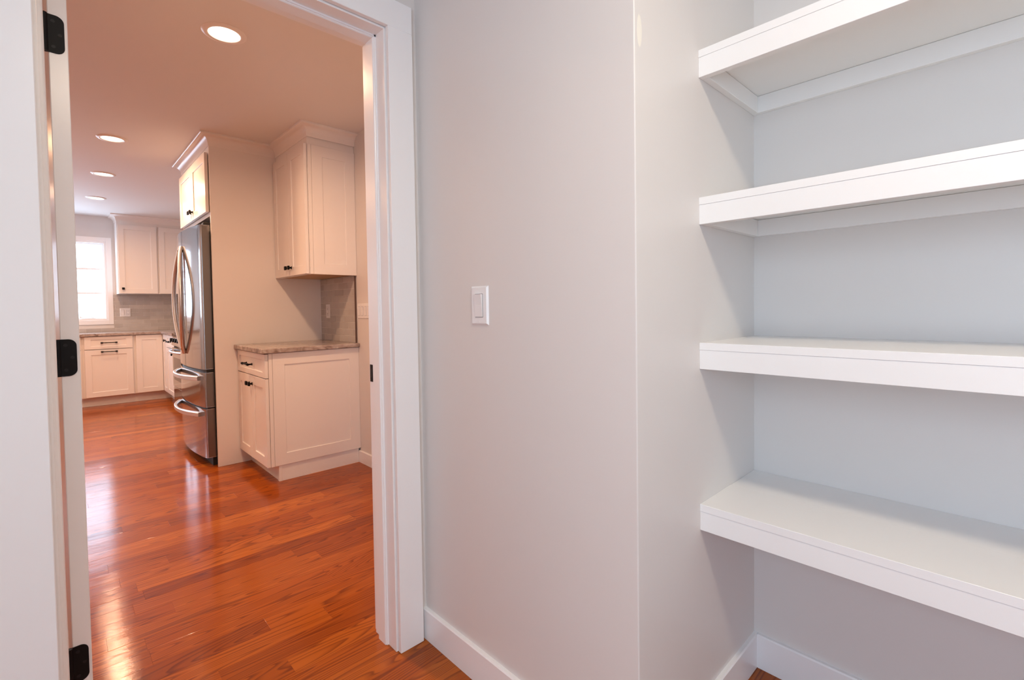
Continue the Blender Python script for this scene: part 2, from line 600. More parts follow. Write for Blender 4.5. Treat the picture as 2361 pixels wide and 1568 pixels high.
def casing_set(name, label, yw, sgn, cut_right=None):
    r = thing(name, (XR + CI, yw, 0), label, 'door casing')
    r['kind'] = 'structure'
    ya, yb = (yw - CT, yw) if sgn < 0 else (yw, yw + CT)
    zi = ZH + CI
    xr1 = XR + CI + CW
    MB().box(XL - CI - CW, XL - CI, ya, yb, 0, zi, bev=.0015).build('side_casing', 'trim', r)
    MB().box(XR + CI, xr1, ya, yb, 0, zi, bev=.0015).build('side_casing', 'trim', r)
    MB().box(XL - CI - CW, xr1, ya, yb, zi, zi + CW, bev=.0015).build('head_casing', 'trim', r)
    return r


casing_set('trim_2', 'white flat door casing on the pantry side of the doorway', WD0, -1)
casing_set('trim_3', 'white flat door casing on the kitchen side of the doorway', WD1, 1)

DX0, DX1, DY0 = 0.007, 0.042, 1.579
DW, DZ0, DZ1 = 0.785, 0.010, 2.045
dr = thing('door_1', (DX0, DY0, 0), 'white door standing open into the kitchen, black hinges on its edge', 'door')
dr['kind'] = 'structure'
dr.rotation_euler.z = math.radians(3.0)      # swung a little past square
m = MB()
m.box(DX0, DX1, DY0, DY0 + .115, DZ0, DZ1, bev=.0015)
m.box(DX0, DX1, DY0 + DW - .115, DY0 + DW, DZ0, DZ1, bev=.0015)
for za, zb in ((DZ0, .24), (.92, 1.04), (1.93, DZ1)):
    m.box(DX0, DX1, DY0 + .115, DY0 + DW - .115, za, zb)
m.build('slab_frame', 'trim', dr)
for za, zb in ((.24, .92), (1.04, 1.93)):
    box('panel', 'trim', dr, DX0 + .009, DX1 - .009, DY0 + .115, DY0 + DW - .115, za, zb)
for zc in (0.292, 1.044, 1.812):
    hh = .0445
    # leaf on the door edge: outer corners rounded
    pts = [(DX0 - .002, zc - hh), (DX0 + .0135, zc - hh)]
    rr = .0155
    cx = DX0 + .029 - rr
    for i in range(9):
        a = -math.pi / 2 + i * math.pi / 2 / 8
        pts.append((cx + rr * math.cos(a), zc - hh + rr + rr * math.sin(a)))
    for i in range(9):
        a = i * math.pi / 2 / 8
        pts.append((cx + rr * math.cos(a), zc + hh - rr + rr * math.sin(a)))
    pts.append((DX0 - .002, zc + hh))
    hg = MB().prism(pts, 'y', DY0 - .0022, DY0 + .001).build('hinge', 'black', dr)
    hg['label'] = 'black round-cornered hinge leaf'
    MB().cyl((DX0 - .006, DY0 - .003, zc), (0, 0, 1), .0062, 2 * hh, 16).build('hinge_barrel', 'black', hg, smooth=True)
    for sx, sz in ((.009, .030), (.021, 0.0), (.009, -.030)):
        MB().cyl((DX0 + sx, DY0 - .0026, zc + sz), (0, 1, 0), .0037, .001, 14).build('screw', 'screw', hg)
# ------------------------------------------------------------------ alcove shelves
SHX = 1.214
names = ['topmost', 'second from the top', 'third from the top', 'lowest']
for i, zt in enumerate((1.801, 1.426, 1.051, 0.626)):
    lab = ['white painted pantry shelf, topmost of the four in the alcove',
           'white painted pantry shelf, second from the top in the alcove',
           'white painted pantry shelf, third from the top in the alcove',
           'white two-board pantry shelf, lowest of the four, above the baseboard'][i]
    r = thing('pantry_shelf', (XB, YR, zt - .069), lab, 'shelf', 'pantry shelves in the alcove')
    if i == 3:
        box('shelf_board', 'shelf', r, SHX, 1.4100, YAE, YR, zt - .019, zt, bev=.0006)
        box('shelf_board', 'shelf', r, 1.4108, XB, YAE, YR, zt - .0195, zt - .0007, bev=.001)
    else:
        box('shelf_board', 'shelf', r, SHX, XB, YAE, YR, zt - .019, zt, bev=.0006)
    box('face_strip', 'shelf', r, SHX + .0012, SHX + .021, YAE, YR, zt - .069, zt - .0190, bev=.0006)
    box('side_cleat', 'shelf', r, SHX + .0212, XB - .0182, YR - .018, YR, zt - .069, zt - .0195, bev=.001)
    box('back_cleat', 'shelf', r, XB - .018, XB, YAE, YR, zt - .069, zt - .0195, bev=.001)

# ------------------------------------------------------------------ wall plates
def plate(name, label, cat, n, face, a0, a1, z0, z1, kinds, axis, out, t=.005):
    """n-gang wall plate on plane 'axis'=face, out=-1/+1 its outward side; a = the other horizontal axis"""
    def B(m, u0, u1, d0, d1, za, zb, bev=0):
        lo, hi = sorted((face + out * d0, face + out * d1))
        if axis == 'x': m.box(lo, hi, u0, u1, za, zb, bev=bev)
        else: m.box(u0, u1, lo, hi, za, zb, bev=bev)
        return m
    am, zm = (a0 + a1) / 2, (z0 + z1) / 2
    r = thing(name, (face, am, zm) if axis == 'x' else (am, face, zm), label, cat)
    # plate with a bevelled rim
    m = MB()
    def P(u, d, z): return (face + out * d, u, z) if axis == 'x' else (u, face + out * d, z)
    t_ = bmesh.new()
    ring = lambda ins, d: [t_.verts.new(P(u, d, z)) for u, z in ((a0 + ins, z0 + ins), (a1 - ins, z0 + ins), (a1 - ins, z1 - ins), (a0 + ins, z1 - ins))]
    R0, R1, R2 = ring(0, 0), ring(0, .0015), ring(.005, t)
    for A, Bq in ((R0, R1), (R1, R2)):
        for i in range(4):
            t_.faces.new((A[i], A[(i + 1) % 4], Bq[(i + 1) % 4], Bq[i]))
    t_.faces.new(R2); t_.faces.new(R0[::-1])
    bmesh.ops.recalc_face_normals(t_, faces=t_.faces)
    m._merge(t_)
    m.build('plate', 'plastic', r)
    w = (a1 - a0) / n
    hz = (z1 - z0)
    for i in range(n):
        c = a0 + w * (i + .5)
        hw, hv = .0165, .0335
        B(MB(), c - hw - .0012, c + hw + .0012, t - .001, t + .0002, zm - hv - .0012, zm + hv + .0012).build('gap', 'slot', r)
        rk = MB()
        if kinds[i] == 's':
            # rocker: two faces meeting in a shallow angle
            pr = [(t - .001, zm - hv), (t + .002, zm - hv), (t + .0035, zm - .004), (t + .0035, zm + .002), (t + .0075, zm + hv), (t - .001, zm + hv)]
            vs = []
            t2 = bmesh.new()
            lo = [t2.verts.new(P(c - hw, d, z)) for d, z in pr]; hi = [t2.verts.new(P(c + hw, d, z)) for d, z in pr]
            t2.faces.new(lo); t2.faces.new(hi[::-1])
            for q in range(len(pr)):
                t2.faces.new((lo[q], lo[(q + 1) % len(pr)], hi[(q + 1) % len(pr)], hi[q]))
            bmesh.ops.recalc_face_normals(t2, faces=t2.faces)
            rk._merge(t2)
            rk.build('rocker', 'plastic', r)
        else:
            B(rk, c - hw, c + hw, t - .001, t + .0015, zm - hv, zm + hv, .0005)
            face_o = rk.build('receptacle', 'plastic', r)
            for zc in (zm - .019, zm + .019):
                B(MB(), c - .007, c - .0045, t + .001, t + .002, zc - .004, zc + .005).build('slot', 'slot', face_o)
                B(MB(), c + .0045, c + .007, t + .001, t + .002, zc - .004, zc + .005).build('slot', 'slot', face_o)
                B(MB(), c - .002, c + .002, t + .001, t + .002, zc - .011, zc - .007).build('slot', 'slot', face_o)
        for zc in (zm - hz * .42, zm + hz * .42):
            sc_ = MB().cyl(P(c, t + .0003, zc), (1, 0, 0) if axis == 'x' else (0, 1, 0), .0028, .0012, 12)
            sc_.build('screw', 'plastic', r)
    return r


plate('light_switch', 'white rocker light switch on the grey wall between doorway and alcove', 'light switch', 1, XS, 1.060, 1.136, 1.099, 1.214, 's', 'x', -1, .006)
plate('switch_plate', 'four-gang rocker switch plate on the kitchen wall beside the tiles', 'light switch', 4, KX, 3.200, 3.405, 1.082, 1.194, 'ssss', 'x', -1)
plate('power_outlet', 'white single outlet plate on the tiles above the small counter', 'outlet', 1, KX - .0102, 3.884, 3.957, 1.083, 1.197, 'o', 'x', -1)
plate('power_outlet', 'white double plate with switch and outlet on the far tiles beside the window', 'outlet', 2, KYF - .0102, 0.641, 0.756, 1.099, 1.214, 'so', 'y', -1)

# ------------------------------------------------------------------ ceiling lamps
def can_light(x, y, label, w=CAN_W):
    r = thing('recessed_light', (x, y, CEIL), label, 'ceiling light', 'recessed lights in the kitchen ceiling')
    MB().lathe([(.064, -.0005), (.066, -.006), (.072, -.0085), (.084, -.007), (.092, -.001), (.092, 0)], (x, y, CEIL), 40).build('trim_ring', 'trim', r, smooth=True)
    MB().lathe([(0, -.0025), (.05, -.0022), (.0645, -.001)], (x, y, CEIL), 40).build('lens', 'lens', r, smooth=True)
    d = bpy.data.lights.new('lamp', 'AREA')
    d.shape = 'DISK'; d.size = .12; d.energy = w; d.color = CAN_COL; d.spread = math.radians(168)
    o = bpy.data.objects.new('lamp', d)
    o.location = (0, 0, -.010); o.parent = r
    C.objects.link(o)


can_light(0.608, 2.551, 'recessed ceiling light with white trim nearest the doorway')
can_light(0.343, 4.622, 'recessed ceiling light with white trim level with the refrigerator')
can_light(0.362, 5.849, 'recessed ceiling light, second from the window wall', CAN_W * .75)
can_light(0.369, 7.104, 'recessed ceiling light nearest the kitchen window', CAN_W * .5)

for yy, q in ((4.9, 'opposite the refrigerator'), (6.9, 'in the kitchen corner by the window')):  # extra lights added out of view to spread the kitchen's light output
    can_light(-1.0, yy, 'added out-of-view fill light built like the recessed lights, ' + q, CAN_W * (.5 if yy > 6 else .9))

PLX, PLY = 0.30, -0.25
r = thing('flush_ceiling_light', (PLX, PLY, CEIL), 'round white flush ceiling light above the pantry', 'ceiling light')
MB().lathe([(0, 0), (.15, 0), (.155, -.01), (.155, -.03), (.14, -.035)], (PLX, PLY, CEIL), 40).build('base_ring', 'trim', r, smooth=True)
MB().lathe([(.14, -.032), (.125, -.055), (.08, -.072), (0, -.078)], (PLX, PLY, CEIL), 40).build('diffuser', 'lens_p', r, smooth=True)
d = bpy.data.lights.new('lamp', 'AREA')
d.shape = 'DISK'; d.size = .26; d.energy = PANTRY_W; d.color = PANTRY_COL
o = bpy.data.objects.new('lamp', d)
o.location = (0, 0, -.085); o.parent = r
C.objects.link(o)

# ------------------------------------------------------------------ windows
def window(name, label, u0, u1, z0, z1, face, depth, axis, sgn, rows, cw=.055, cl=None, cr=None):
    """window in the wall plane axis=face; sgn=+1 when outside lies on the positive side"""
    um = (u0 + u1) / 2
    w = thing(name, (um, face, z0) if axis == 'y' else (face, um, z0), label, 'window')
    w['kind'] = 'structure'
    def B(m, a, b, d0, d1, za, zb, bev=0):
        lo, hi = sorted((face + sgn * d0, face + sgn * d1))
        if axis == 'y': m.box(a, b, lo, hi, za, zb, bev=bev)
        else: m.box(lo, hi, a, b, za, zb, bev=bev)
        return m
    m = MB()
    f = .022
    for q in ((u0, u0 + f, z0, z1), (u1 - f, u1, z0, z1), (u0 + f, u1 - f, z0, z0 + f), (u0 + f, u1 - f, z1 - f, z1)):
        B(m, q[0], q[1], 0, depth, q[2], q[3], .001)
    m.build('window_frame', 'trim', w)
    xa, xb, za, zb = u0 + f, u1 - f, z0 + f, z1 - f
    s = .020
    m = MB()
    for q in ((xa, xa + s, za, zb), (xb - s, xb, za, zb), (xa + s, xb - s, za, za + s), (xa + s, xb - s, zb - s, zb)):
        B(m, q[0], q[1], .045, .085, q[2], q[3], .002)
    sash = m.build('sash', 'trim', w)
    gx0, gx1, gz0, gz1 = xa + s, xb - s, za + s, zb - s
    hgt = (gz1 - gz0) / rows
    for i in range(rows):
        if i:
            zc = gz0 + hgt * i
            B(MB(), gx0, gx1, .052, .078, zc - .012, zc + .012).build('muntin', 'trim', sash)
        B(MB(), gx0, gx1, .063, .067, gz0 + hgt * i + .0122 * (i > 0), gz0 + hgt * (i + 1) - .0122 * (i < rows - 1)).build('pane', 'glass', sash)
    m = MB()
    cl, cr = cl or cw, cr or cw
    for q in ((u0 - cl, u0, z0 - cw, z1 + cw), (u1, u1 + cr, z0 - cw, z1 + cw), (u0, u1, z0 - cw, z0), (u0, u1, z1, z1 + cw)):
        B(m, q[0], q[1], -.014, 0, q[2], q[3], .001)
    m.build('casing', 'trim', w)
    d = depth - .01
    if axis == 'y': portal('portal_' + name, (um, face + sgn * d, (z0 + z1) / 2), (math.radians(-90 * sgn), 0, 0), u1 - u0, z1 - z0)
    else: portal('portal_' + name, (face + sgn * d, um, (z0 + z1) / 2), (0, math.radians(90 * sgn), 0), z1 - z0, u1 - u0)
    return w


w1 = window('window_1', 'white casement window with three stacked panes above the far counter', WX0, WX1, WZ0, WZ1, KYF, .12, 'y', 1, 3, cl=.04)
window('window_4', 'white casement window with three stacked panes, the one of the pair farther from the wall cabinet', W2X0, W2X1, WZ0, WZ1, KYF, .12, 'y', 1, 3, cr=.04)
cr = MB().box(.25, .39, KYF + .002, KYF + .03, WZ0 + .022, WZ0 + .034, bev=.004)
cr.tube([(.37, KYF - .002, WZ0 + .04), (.33, KYF - .012, WZ0 + .052), (.28, KYF - .014, WZ0 + .05), (.24, KYF - .010, WZ0 + .040)], .010, .010)
cr.cyl((.24, KYF - .012, WZ0 + .048), (0, 0, 1), .007, .022, 12)
cr.build('crank', 'trim', w1, smooth=True)
window('window_2', 'white double-hung window in the pantry side wall facing the shelves', PWY0, PWY1, PWZ0, PWZ1, PXL, .1, 'x', -1, 2)
window('window_3', 'white side window in the kitchen wall opposite the refrigerator', KWY0, KWY1, KWZ0, KWZ1, KXL, .1, 'x', -1, 2)
# ------------------------------------------------------------------ cabinet builders
def shaker(parent, name, axis, face, out, u0, u1, z0, z1, t=.020, st=.062, rl=None, rec=.007):
    """shaker front: frame with a recessed field. axis 'x': lies in plane x=face, u is y"""
    rl = st if rl is None else rl
    if name != 'end_panel': face += out * .004      # bumper gap behind the front
    def P(u, d, z): return (face + out * d, u, z) if axis == 'x' else (u, face + out * d, z)
    b = bmesh.new()
    def ring(iu, iz, d): return [b.verts.new(P(u, d, z)) for u, z in ((u0 + iu, z0 + iz), (u1 - iu, z0 + iz), (u1 - iu, z1 - iz), (u0 + iu, z1 - iz))]
    e = .0012
    R = [ring(0, 0, 0), ring(0, 0, t - e), ring(e, e, t), ring(st, rl, t), ring(st + .001, rl + .001, t - .001), ring(st + .0015, rl + .0015, t - rec)]
    for A, Bq in zip(R, R[1:]):
        for i in range(4):
            b.faces.new((A[i], A[(i + 1) % 4], Bq[(i + 1) % 4], Bq[i]))
    b.faces.new(R[-1]); b.faces.new(R[0][::-1])
    bmesh.ops.recalc_face_normals(b, faces=b.faces)
    m = MB(); m._merge(b)
    return m.build(name, 'cab', parent)


def knob(parent, axis, face, out, u, z):
    """square black knob on a slim stem"""
    face += out * .004
    m = MB()
    def bx(d0, d1, h, bev=0):
        lo, hi = sorted((face + out * d0, face + out * d1))
        if axis == 'x': m.box(lo, hi, u - h, u + h, z - h, z + h, bev=bev)
        else: m.box(u - h, u + h, lo, hi, z - h, z + h, bev=bev)
    bx(0, .003, .0095, .001)
    bx(.003, .016, .0055)
    bx(.016, .029, .0145, .003)
    return m.build('knob', 'black', parent)


def pull(parent, axis, face, out, uc, z, L=.14):
    face += out * .004
    m = MB()
    def P(u, d, zz): return (face + out * d, u, zz) if axis == 'x' else (u, face + out * d, zz)
    ax = (1, 0, 0) if axis == 'x' else (0, 1, 0)
    au = (0, 1, 0) if axis == 'x' else (1, 0, 0)
    for s in (-1, 1):
        m.cyl(P(uc + s * L / 2, .002, z), ax, .009, .004, 14)
        m.cyl(P(uc + s * L / 2, .016, z), ax, .006, .028, 12)
        m.cyl(P(uc + s * (L / 2 - .004), .030, z), au, .009, .022, 14)
    m.cyl(P(uc, .030, z), au, .0052, L, 12)
    return m.build('pull_handle', 'black', parent, smooth=True)


# ---- small upper cabinet by the doorway
UZ0, UZ1 = 1.404, 2.308
UFX = 1.302                      # carcass front
r = thing('upper_cabinet', (KX, YE, UZ0), 'tall white shaker wall cabinet above the small granite counter', 'cabinet')
m = MB()
m.box(UFX, KX - .001, YE + .008, YT - .0015, UZ0 + .012, CEIL)
m.build('body', 'cab', r)
box('underside', 'raw', r, UFX + .018, KX, YE + .02, YT - .003, UZ0 + .004, UZ0 + .0118)
m = MB().box(UFX, UFX + .018, YE + .008, YT - .0015, UZ0, UZ0 + .0118).box(UFX + .018, KX, YE + .008, YE + .020, UZ0, UZ0 + .0118)
m.build('bottom_rail', 'cab', r)
box('corner_stile', 'cab', r, UFX + .002, UFX + .0245, YE - .0015, YE + .008, UZ0, UZ1, bev=.001)
shaker(r, 'end_panel', 'y', YE + .008, -1, UFX + .026, KX - .001, UZ0, UZ1, t=.010, st=.075, rec=.005)
ym = (YE + YT) / 2
for ya, yb, kn in ((YE + .006, ym - .0015, ym - .032), (ym + .0015, YT - .006, ym + .032)):
    dd = shaker(r, 'door', 'x', UFX, -1, ya, yb, UZ0 + .003, UZ1)
    knob(dd, 'x', UFX - .020, -1, kn, UZ0 + .062)

# ---- small base cabinet with granite top
BFX = 1.015
r = thing('base_cabinet', (KX, YE, 0), 'white shaker base cabinet with one drawer and two doors below the small counter', 'cabinet')
box('body', 'cab', r, BFX, KX - .001, YE + .010, YT - .0015, .112, .869)
box('corner_stile', 'cab', r, BFX - .002, BFX + .0205, YE - .0015, YE + .010, .108, .866, bev=.001)
shaker(r, 'end_panel', 'y', YE + .010, -1, BFX + .022, KX - .0005, .108, .866, t=.012, st=.075, rl=.078, rec=.006)
m = MB().box(1.068, KX - .014, YE + .008, YT - .0015, 0, .1115)
m.build('toe_kick', 'cab', r)
box('toe_corner', 'cab', r, 1.062, 1.082, YE + .004, YE + .03, 0, .1075, bev=.001)
dd = shaker(r, 'drawer', 'x', BFX, -1, YE + .004, YT - .006, .704, .862, st=.055, rl=.036)
pull(dd, 'x', BFX - .020, -1, ym + .02, .778, .13)
for ya, yb, kn in ((YE + .004, ym - .0015, ym - .032), (ym + .0015, YT - .006, ym + .032)):
    dd = shaker(r, 'door', 'x', BFX, -1, ya, yb, .108, .698)
    knob(dd, 'x', BFX - .020, -1, kn, .640)

ct = MB().prism([(.968, YE - .026), (KX - .0005, YE - .026), (KX - .0005, YT), (.968, YT)], 'z', .870, .900, bev=.003).build('countertop', 'granite')
tag(ct, 'short brown granite countertop on the small base cabinet', 'countertop')

# ---- backsplashes: tiles one by one on a grout bed
tile_mesh = {}


def tile_piece(parent, axis, face, out, u0, u1, z0, z1):
    w, hgt = round(u1 - u0, 4), round(z1 - z0, 4)
    key = (axis, out, w, hgt)
    if key not in tile_mesh:
        mb = MB()
        if axis == 'x': mb.box(min(0, out * .007), max(0, out * .007), 0, w, 0, hgt, bev=.0012)
        else: mb.box(0, w, min(0, out * .007), max(0, out * .007), 0, hgt, bev=.0012)
        me = bpy.data.meshes.new('tile'); mb.bm.to_mesh(me); mb.bm.free()
        me.materials.append(MT['tile'])
        tile_mesh[key] = me
    o = bpy.data.objects.new('tile', tile_mesh[key])
    loc = Vector((face, u0, z0)) if axis == 'x' else Vector((u0, face, z0))
    o.location = loc - Vector(parent['_o'])
    o.parent = parent
    C.objects.link(o)


def backsplash(label, axis, face, out, u0, u1, z0, z1, holes=(), step=.1524, row=.0512):
    bed = MB()
    lo, hi = sorted((face, face + out * .0052))
    r = thing('tile_backsplash', (face, u0, z0) if axis == 'x' else (u0, face, z0), label, 'backsplash')
    def clear(ua, ub, za, zb):
        return all(ub <= h[0] + 1e-5 or ua >= h[1] - 1e-5 or zb <= h[2] + 1e-5 or za >= h[3] - 1e-5 for h in holes)
    i = 0
    z = z0
    while z < z1 - .006:
        zb = min(z + row, z1)
        off = -(step / 2 if i % 2 else 0) - .03
        u = u0 + off
        while u < u1:
            a, b = max(u, u0), min(u + step, u1)
            segs = [(a, b)]
            for h in holes:
                if h[2] < zb - 1e-4 and h[3] > z + 1e-4:
                    ns = []
                    for s0, s1 in segs:
                        if s1 <= h[0] or s0 >= h[1]: ns.append((s0, s1)); continue
                        if s0 < h[0]: ns.append((s0, h[0]))
                        if s1 > h[1]: ns.append((h[1], s1))
                    segs = ns
            for s0, s1 in segs:
                if s1 - s0 > .008:
                    tile_piece(r, axis, face, out, s0 + .001, s1 - .001, z + .001, zb - .001)
                    if axis == 'x': bed.box(lo, hi, s0, s1, z, zb)
                    else: bed.box(s0, s1, lo, hi, z, zb)
            u += step
        z = zb
        i += 1
    bed.build('grout_bed', 'grout', r)
    return r


r = backsplash('taupe marble subway tiles above the small granite counter', 'x', KX - .003, -1, YE + .022, YT, .900, UZ0)
e = box('edge_strip', 'dark_brown', r, KX - .013, KX - .003, YE + .0145, YE + .0215, .900, UZ0)  # thin dark brown strip where the tiles end
e['label'] = 'dark brown strip along the near edge of the tiles'

# ---- refrigerator enclosure: tall panel, cabinet above
PFX = 0.845
YF2 = 5.085
r = thing('tall_end_panel', (KX, YT, 0), 'full-height white end panel between the small counter and the refrigerator', 'panel')
box('board', 'cab', r, PFX, KX, YT, YT + .019, 0, CEIL)
box('edge_stile', 'cab', r, PFX, PFX + .038, YT - .0012, YT - .0001, 0, CEIL - .085)
r = thing('tall_end_panel', (KX, YF2, 0), 'full-height white end panel on the range side of the refrigerator', 'panel')
box('board', 'cab', r, PFX, KX, YF2 - .019, YF2, 0, CEIL)
r = thing('over_refrigerator_cabinet', (KX, YT, 1.853), 'white two-door shaker cabinet above the refrigerator', 'cabinet')
box('body', 'cab', r, PFX + .001, KX, YT + .0192, YF2 - .0192, 1.853, CEIL)
ymf = (YT + YF2) / 2
for ya, yb, kn in ((YT + .030, ymf - .0015, ymf - .034), (ymf + .0015, YF2 - .014, ymf + .034)):
    dd = shaker(r, 'door', 'x', PFX - .0003, -1, ya, yb, 1.882, 2.315)
    knob(dd, 'x', PFX - .0203, -1, kn, 1.945)

# ---- crown moulding, mitred round the cabinets
def crown(label, path, side, ztop=CEIL, drop=.083, proj=.061):
    prof = [(0.0, -drop), (.003, -drop), (.005, -drop + .008)]
    for i in range(8):
        a = i / 7 * math.pi / 2
        prof.append((.006 + (proj - .012) * (1 - math.cos(a)), -drop + .010 + (drop - .026) * math.sin(a)))
    prof += [(proj - .002, -.014), (proj, -.012), (proj, -.0003), (0, -.0003)]
    P = [Vector((p[0], p[1], 0)) for p in path]
    offs = []
    for i in range(len(P)):
        ns = []
        if i > 0:
            d = (P[i] - P[i - 1]).normalized(); ns.append(Vector((-d.y, d.x, 0)) * side)
        if i < len(P) - 1:
            d = (P[i + 1] - P[i]).normalized(); ns.append(Vector((-d.y, d.x, 0)) * side)
        n = sum(ns, Vector()).normalized()
        offs.append(n / n.dot(ns[0]))
    m = MB()
    m.sweep(P, lambda i: [P[i] + offs[i] * q + Vector((0, 0, ztop + z)) for q, z in prof])
    o = m.build('crown_moulding', 'cab', smooth=True)
    return tag(o, label, 'crown molding')


crown('white crown moulding around the refrigerator cabinet and the tall wall cabinet', [(KX, YF2), (PFX, YF2), (PFX, YT), (UFX, YT), (UFX, YE - .002), (KX, YE - .002)], -1)

# ------------------------------------------------------------------ refrigerator
FY0, FY1 = 4.118, 5.028
FYM = (FY0 + FY1) / 2
FXE, FXC = 0.782, 0.744          # front at the sides, at the middle
FB = 0.846                       # back of the doors


def fx(y):
    u = (y - FYM) / ((FY1 - FY0) / 2)
    return FXC + (FXE - FXC) * u * u


def front_prof(ya, yb, n=18, rad=.008):
    pts = [(FB, ya)]
    ys = [ya + (yb - ya) * i / n for i in range(n + 1)]
    pts.append((fx(ya) + rad, ya))
    pts.append((fx(ya) + rad * .3, ya + rad * .3))
    for y in ys[1:-1]: pts.append((fx(y), y))
    pts.append((fx(yb) + rad * .3, yb - rad * .3))
    pts.append((fx(yb) + rad, yb))
    pts.append((FB, yb))
    return pts


rf = thing('refrigerator', (1.2, FYM, 0), 'stainless French-door refrigerator with bowed handles and two freezer drawers', 'refrigerator')
box('cabinet_body', 'fridge_side', rf, FB + .008, 1.58, FY0 + .006, FY1 - .006, .035, 1.782, bev=.004)
box('base_grille', 'gasket', rf, FB - .02, 1.5, FY0 + .02, FY1 - .02, 0.0, .060)
m = MB().box(FB, FB + .0075, FY0 + .012, FY1 - .012, .07, 1.77)
m.build('gasket', 'gasket', rf)


def slab_with_side(name, ya, yb, z0, z1):
    o = MB().prism(front_prof(ya, yb), 'z', z0, z1).build(name, 'steel', rf, smooth=True)
    return o


def side_skin(parent, y, s, z0, z1):
    MB().box(fx(y) + .012, FB - .002, min(y, y + s * .0012), max(y, y + s * .0012), z0 + .004, z1 - .004).build('side_skin', 'fridge_side', parent)


for (ya, yb, near) in ((FY0, FYM - .002, 1), (FYM + .002, FY1, 0)):
    dd = slab_with_side('door', ya, yb, .724, 1.788)
    side_skin(dd, FY0 if near else FY1, -1 if near else 1, .724, 1.788)
    s = -1 if near else 1
    # bowed handle: ends near the door seam, belly swung out and away
    n = 22
    pts = []
    zt, zb = 1.665, .825
    for i in range(n + 1):
        u = i / n
        k = math.sin(math.pi * u) ** 1.05
        y = FYM + s * (.011 + .135 * k)
        x = fx(y) - .006 - .040 * (math.sin(math.pi * u) ** .7)
        pts.append((x, y, zt + (zb - zt) * u))
    h = MB().tube(pts, .030, .024, up=(0, 1, 0), seg=12).build('handle', 'chrome', dd, smooth=True)
    for zz in (zt - .03, zb + .03):
        y = FYM + s * .024
        MB().cyl((fx(y) - .012, y, zz), (1, 0, 0), .009, .03, 12).build('handle_mount', 'screw', h)
for z0, z1, zh in ((.442, .700, .655), (.066, .430, .386)):
    dd = slab_with_side('drawer', FY0, FY1, z0, z1)
    side_skin(dd, FY0, -1, z0, z1)
    MB().prism([(p[0] + (.014 if p[0] < FB else 0), min(max(p[1], FY0 + .004), FY1 - .004)) for p in front_prof(FY0, FY1)], 'z', z1 + .0002, z1 + (.0235 if z1 > .6 else .0115)).build('top_gap', 'gasket', dd)
    n = 26
    inner, outer = [], []
    pts = []
    for i in range(n + 1):
        u = -1 + 2 * i / n
        y = FYM + .385 * u
        k = (1 - abs(u) ** 2.2)
        pts.append((fx(y) - .006 - .058 * k, y, zh))
    def sec(i, pts=pts):
        p = Vector(pts[i]); a = Vector(pts[max(i - 1, 0)]); b = Vector(pts[min(i + 1, len(pts) - 1)])
        d = (b - a).normalized(); s = d.cross(Vector((0, 0, 1))).normalized()
        w, hh, c = .009 + .010 * abs(-1 + 2 * i / 26) ** 2, .016, .004
        q = [(-w, -hh + c), (-w + c, -hh), (w - c, -hh), (w, -hh + c), (w, hh - c), (w - c, hh), (-w + c, hh), (-w, hh - c)]
        return [p + s * e[0] + Vector((0, 0, e[1])) for e in q]
    MB().sweep(pts, sec).build('handle', 'chrome', dd, smooth=True)
for y in (FY0 + .06, FY1 - .06):
    box('hinge_cover', 'gasket', rf, FB - .035, FB + .09, y - .035, y + .035, 1.7885, 1.812, bev=.004)

# ------------------------------------------------------------------ far kitchen run
FDY = 7.820                      # carcass front of the far base cabinets
RFX = 1.045                      # carcass front of the right run
RY0 = 6.945                      # where the range starts
CG = 'base cabinets along the window wall'


def far_base(label, x0, x1, parts):
    r = thing('base_cabinet', ((x0 + x1) / 2, KYF, 0), label, 'cabinet', CG)
    box('body', 'cab', r, x0, x1, FDY, KYF - .003, .112, .868)
    box('toe_kick', 'cab', r, x0, x1, FDY + .065, KYF - .003, 0, .1118)
    for nm, a, b, za, zb, hw in parts:
        dd = shaker(r, nm, 'y', FDY, -1, a, b, za, zb, st=.060, rl=.036 if zb - za < .2 else .060)
        if hw == 'pull': pull(dd, 'y', FDY - .020, -1, (a + b) / 2, (za + zb) / 2 if zb - za < .2 else zb - .024, .145)
        if hw == 'knob': knob(dd, 'y', FDY - .020, -1, b - .03, zb - .06)
    return r


far_base('white base cabinet under the window, left of the pull-out unit', -1.10, 0.2295, [('drawer', -1.085, -.452, .708, .862, None), ('drawer', -.425, .213, .708, .862, None), ('door', -1.085, -.452, .118, .698, None), ('door', -.425, .213, .118, .698, None)])
far_base('white base cabinet with a long black pull on drawer and pull-out front', 0.230, 0.7245, [('drawer', .246, .708, .708, .862, 'pull'), ('pull_out_front', .246, .708, .118, .698, 'pull')])
far_base('white corner base cabinet with a single full-height door beside the range run', 0.725, 1.6445, [('door', .742, 1.018, .118, .862, None)])
r = thing('base_cabinet', (KX, RY0, 0), 'white base cabinet with drawer and knobbed door between corner and range', 'cabinet', CG)
box('body', 'cab', r, RFX, KX - .003, RY0, FDY - .0205, .112, .868)
box('toe_kick', 'cab', r, RFX + .065, KX - .003, RY0, FDY + .06, 0, .1118)
d1 = shaker(r, 'corner_door', 'x', RFX, -1, 7.50, FDY - .024, .118, .862, st=.055)
knob(d1, 'x', RFX - .02, -1, 7.53, .79)
dd = shaker(r, 'drawer', 'x', RFX, -1, RY0 + .012, 7.485, .708, .862, st=.055, rl=.036)
pull(dd, 'x', RFX - .02, -1, (RY0 + 7.49) / 2, .785, .14)
dd = shaker(r, 'door', 'x', RFX, -1, RY0 + .012, 7.485, .118, .698, st=.055)
knob(dd, 'x', RFX - .02, -1, RY0 + .06, .64)
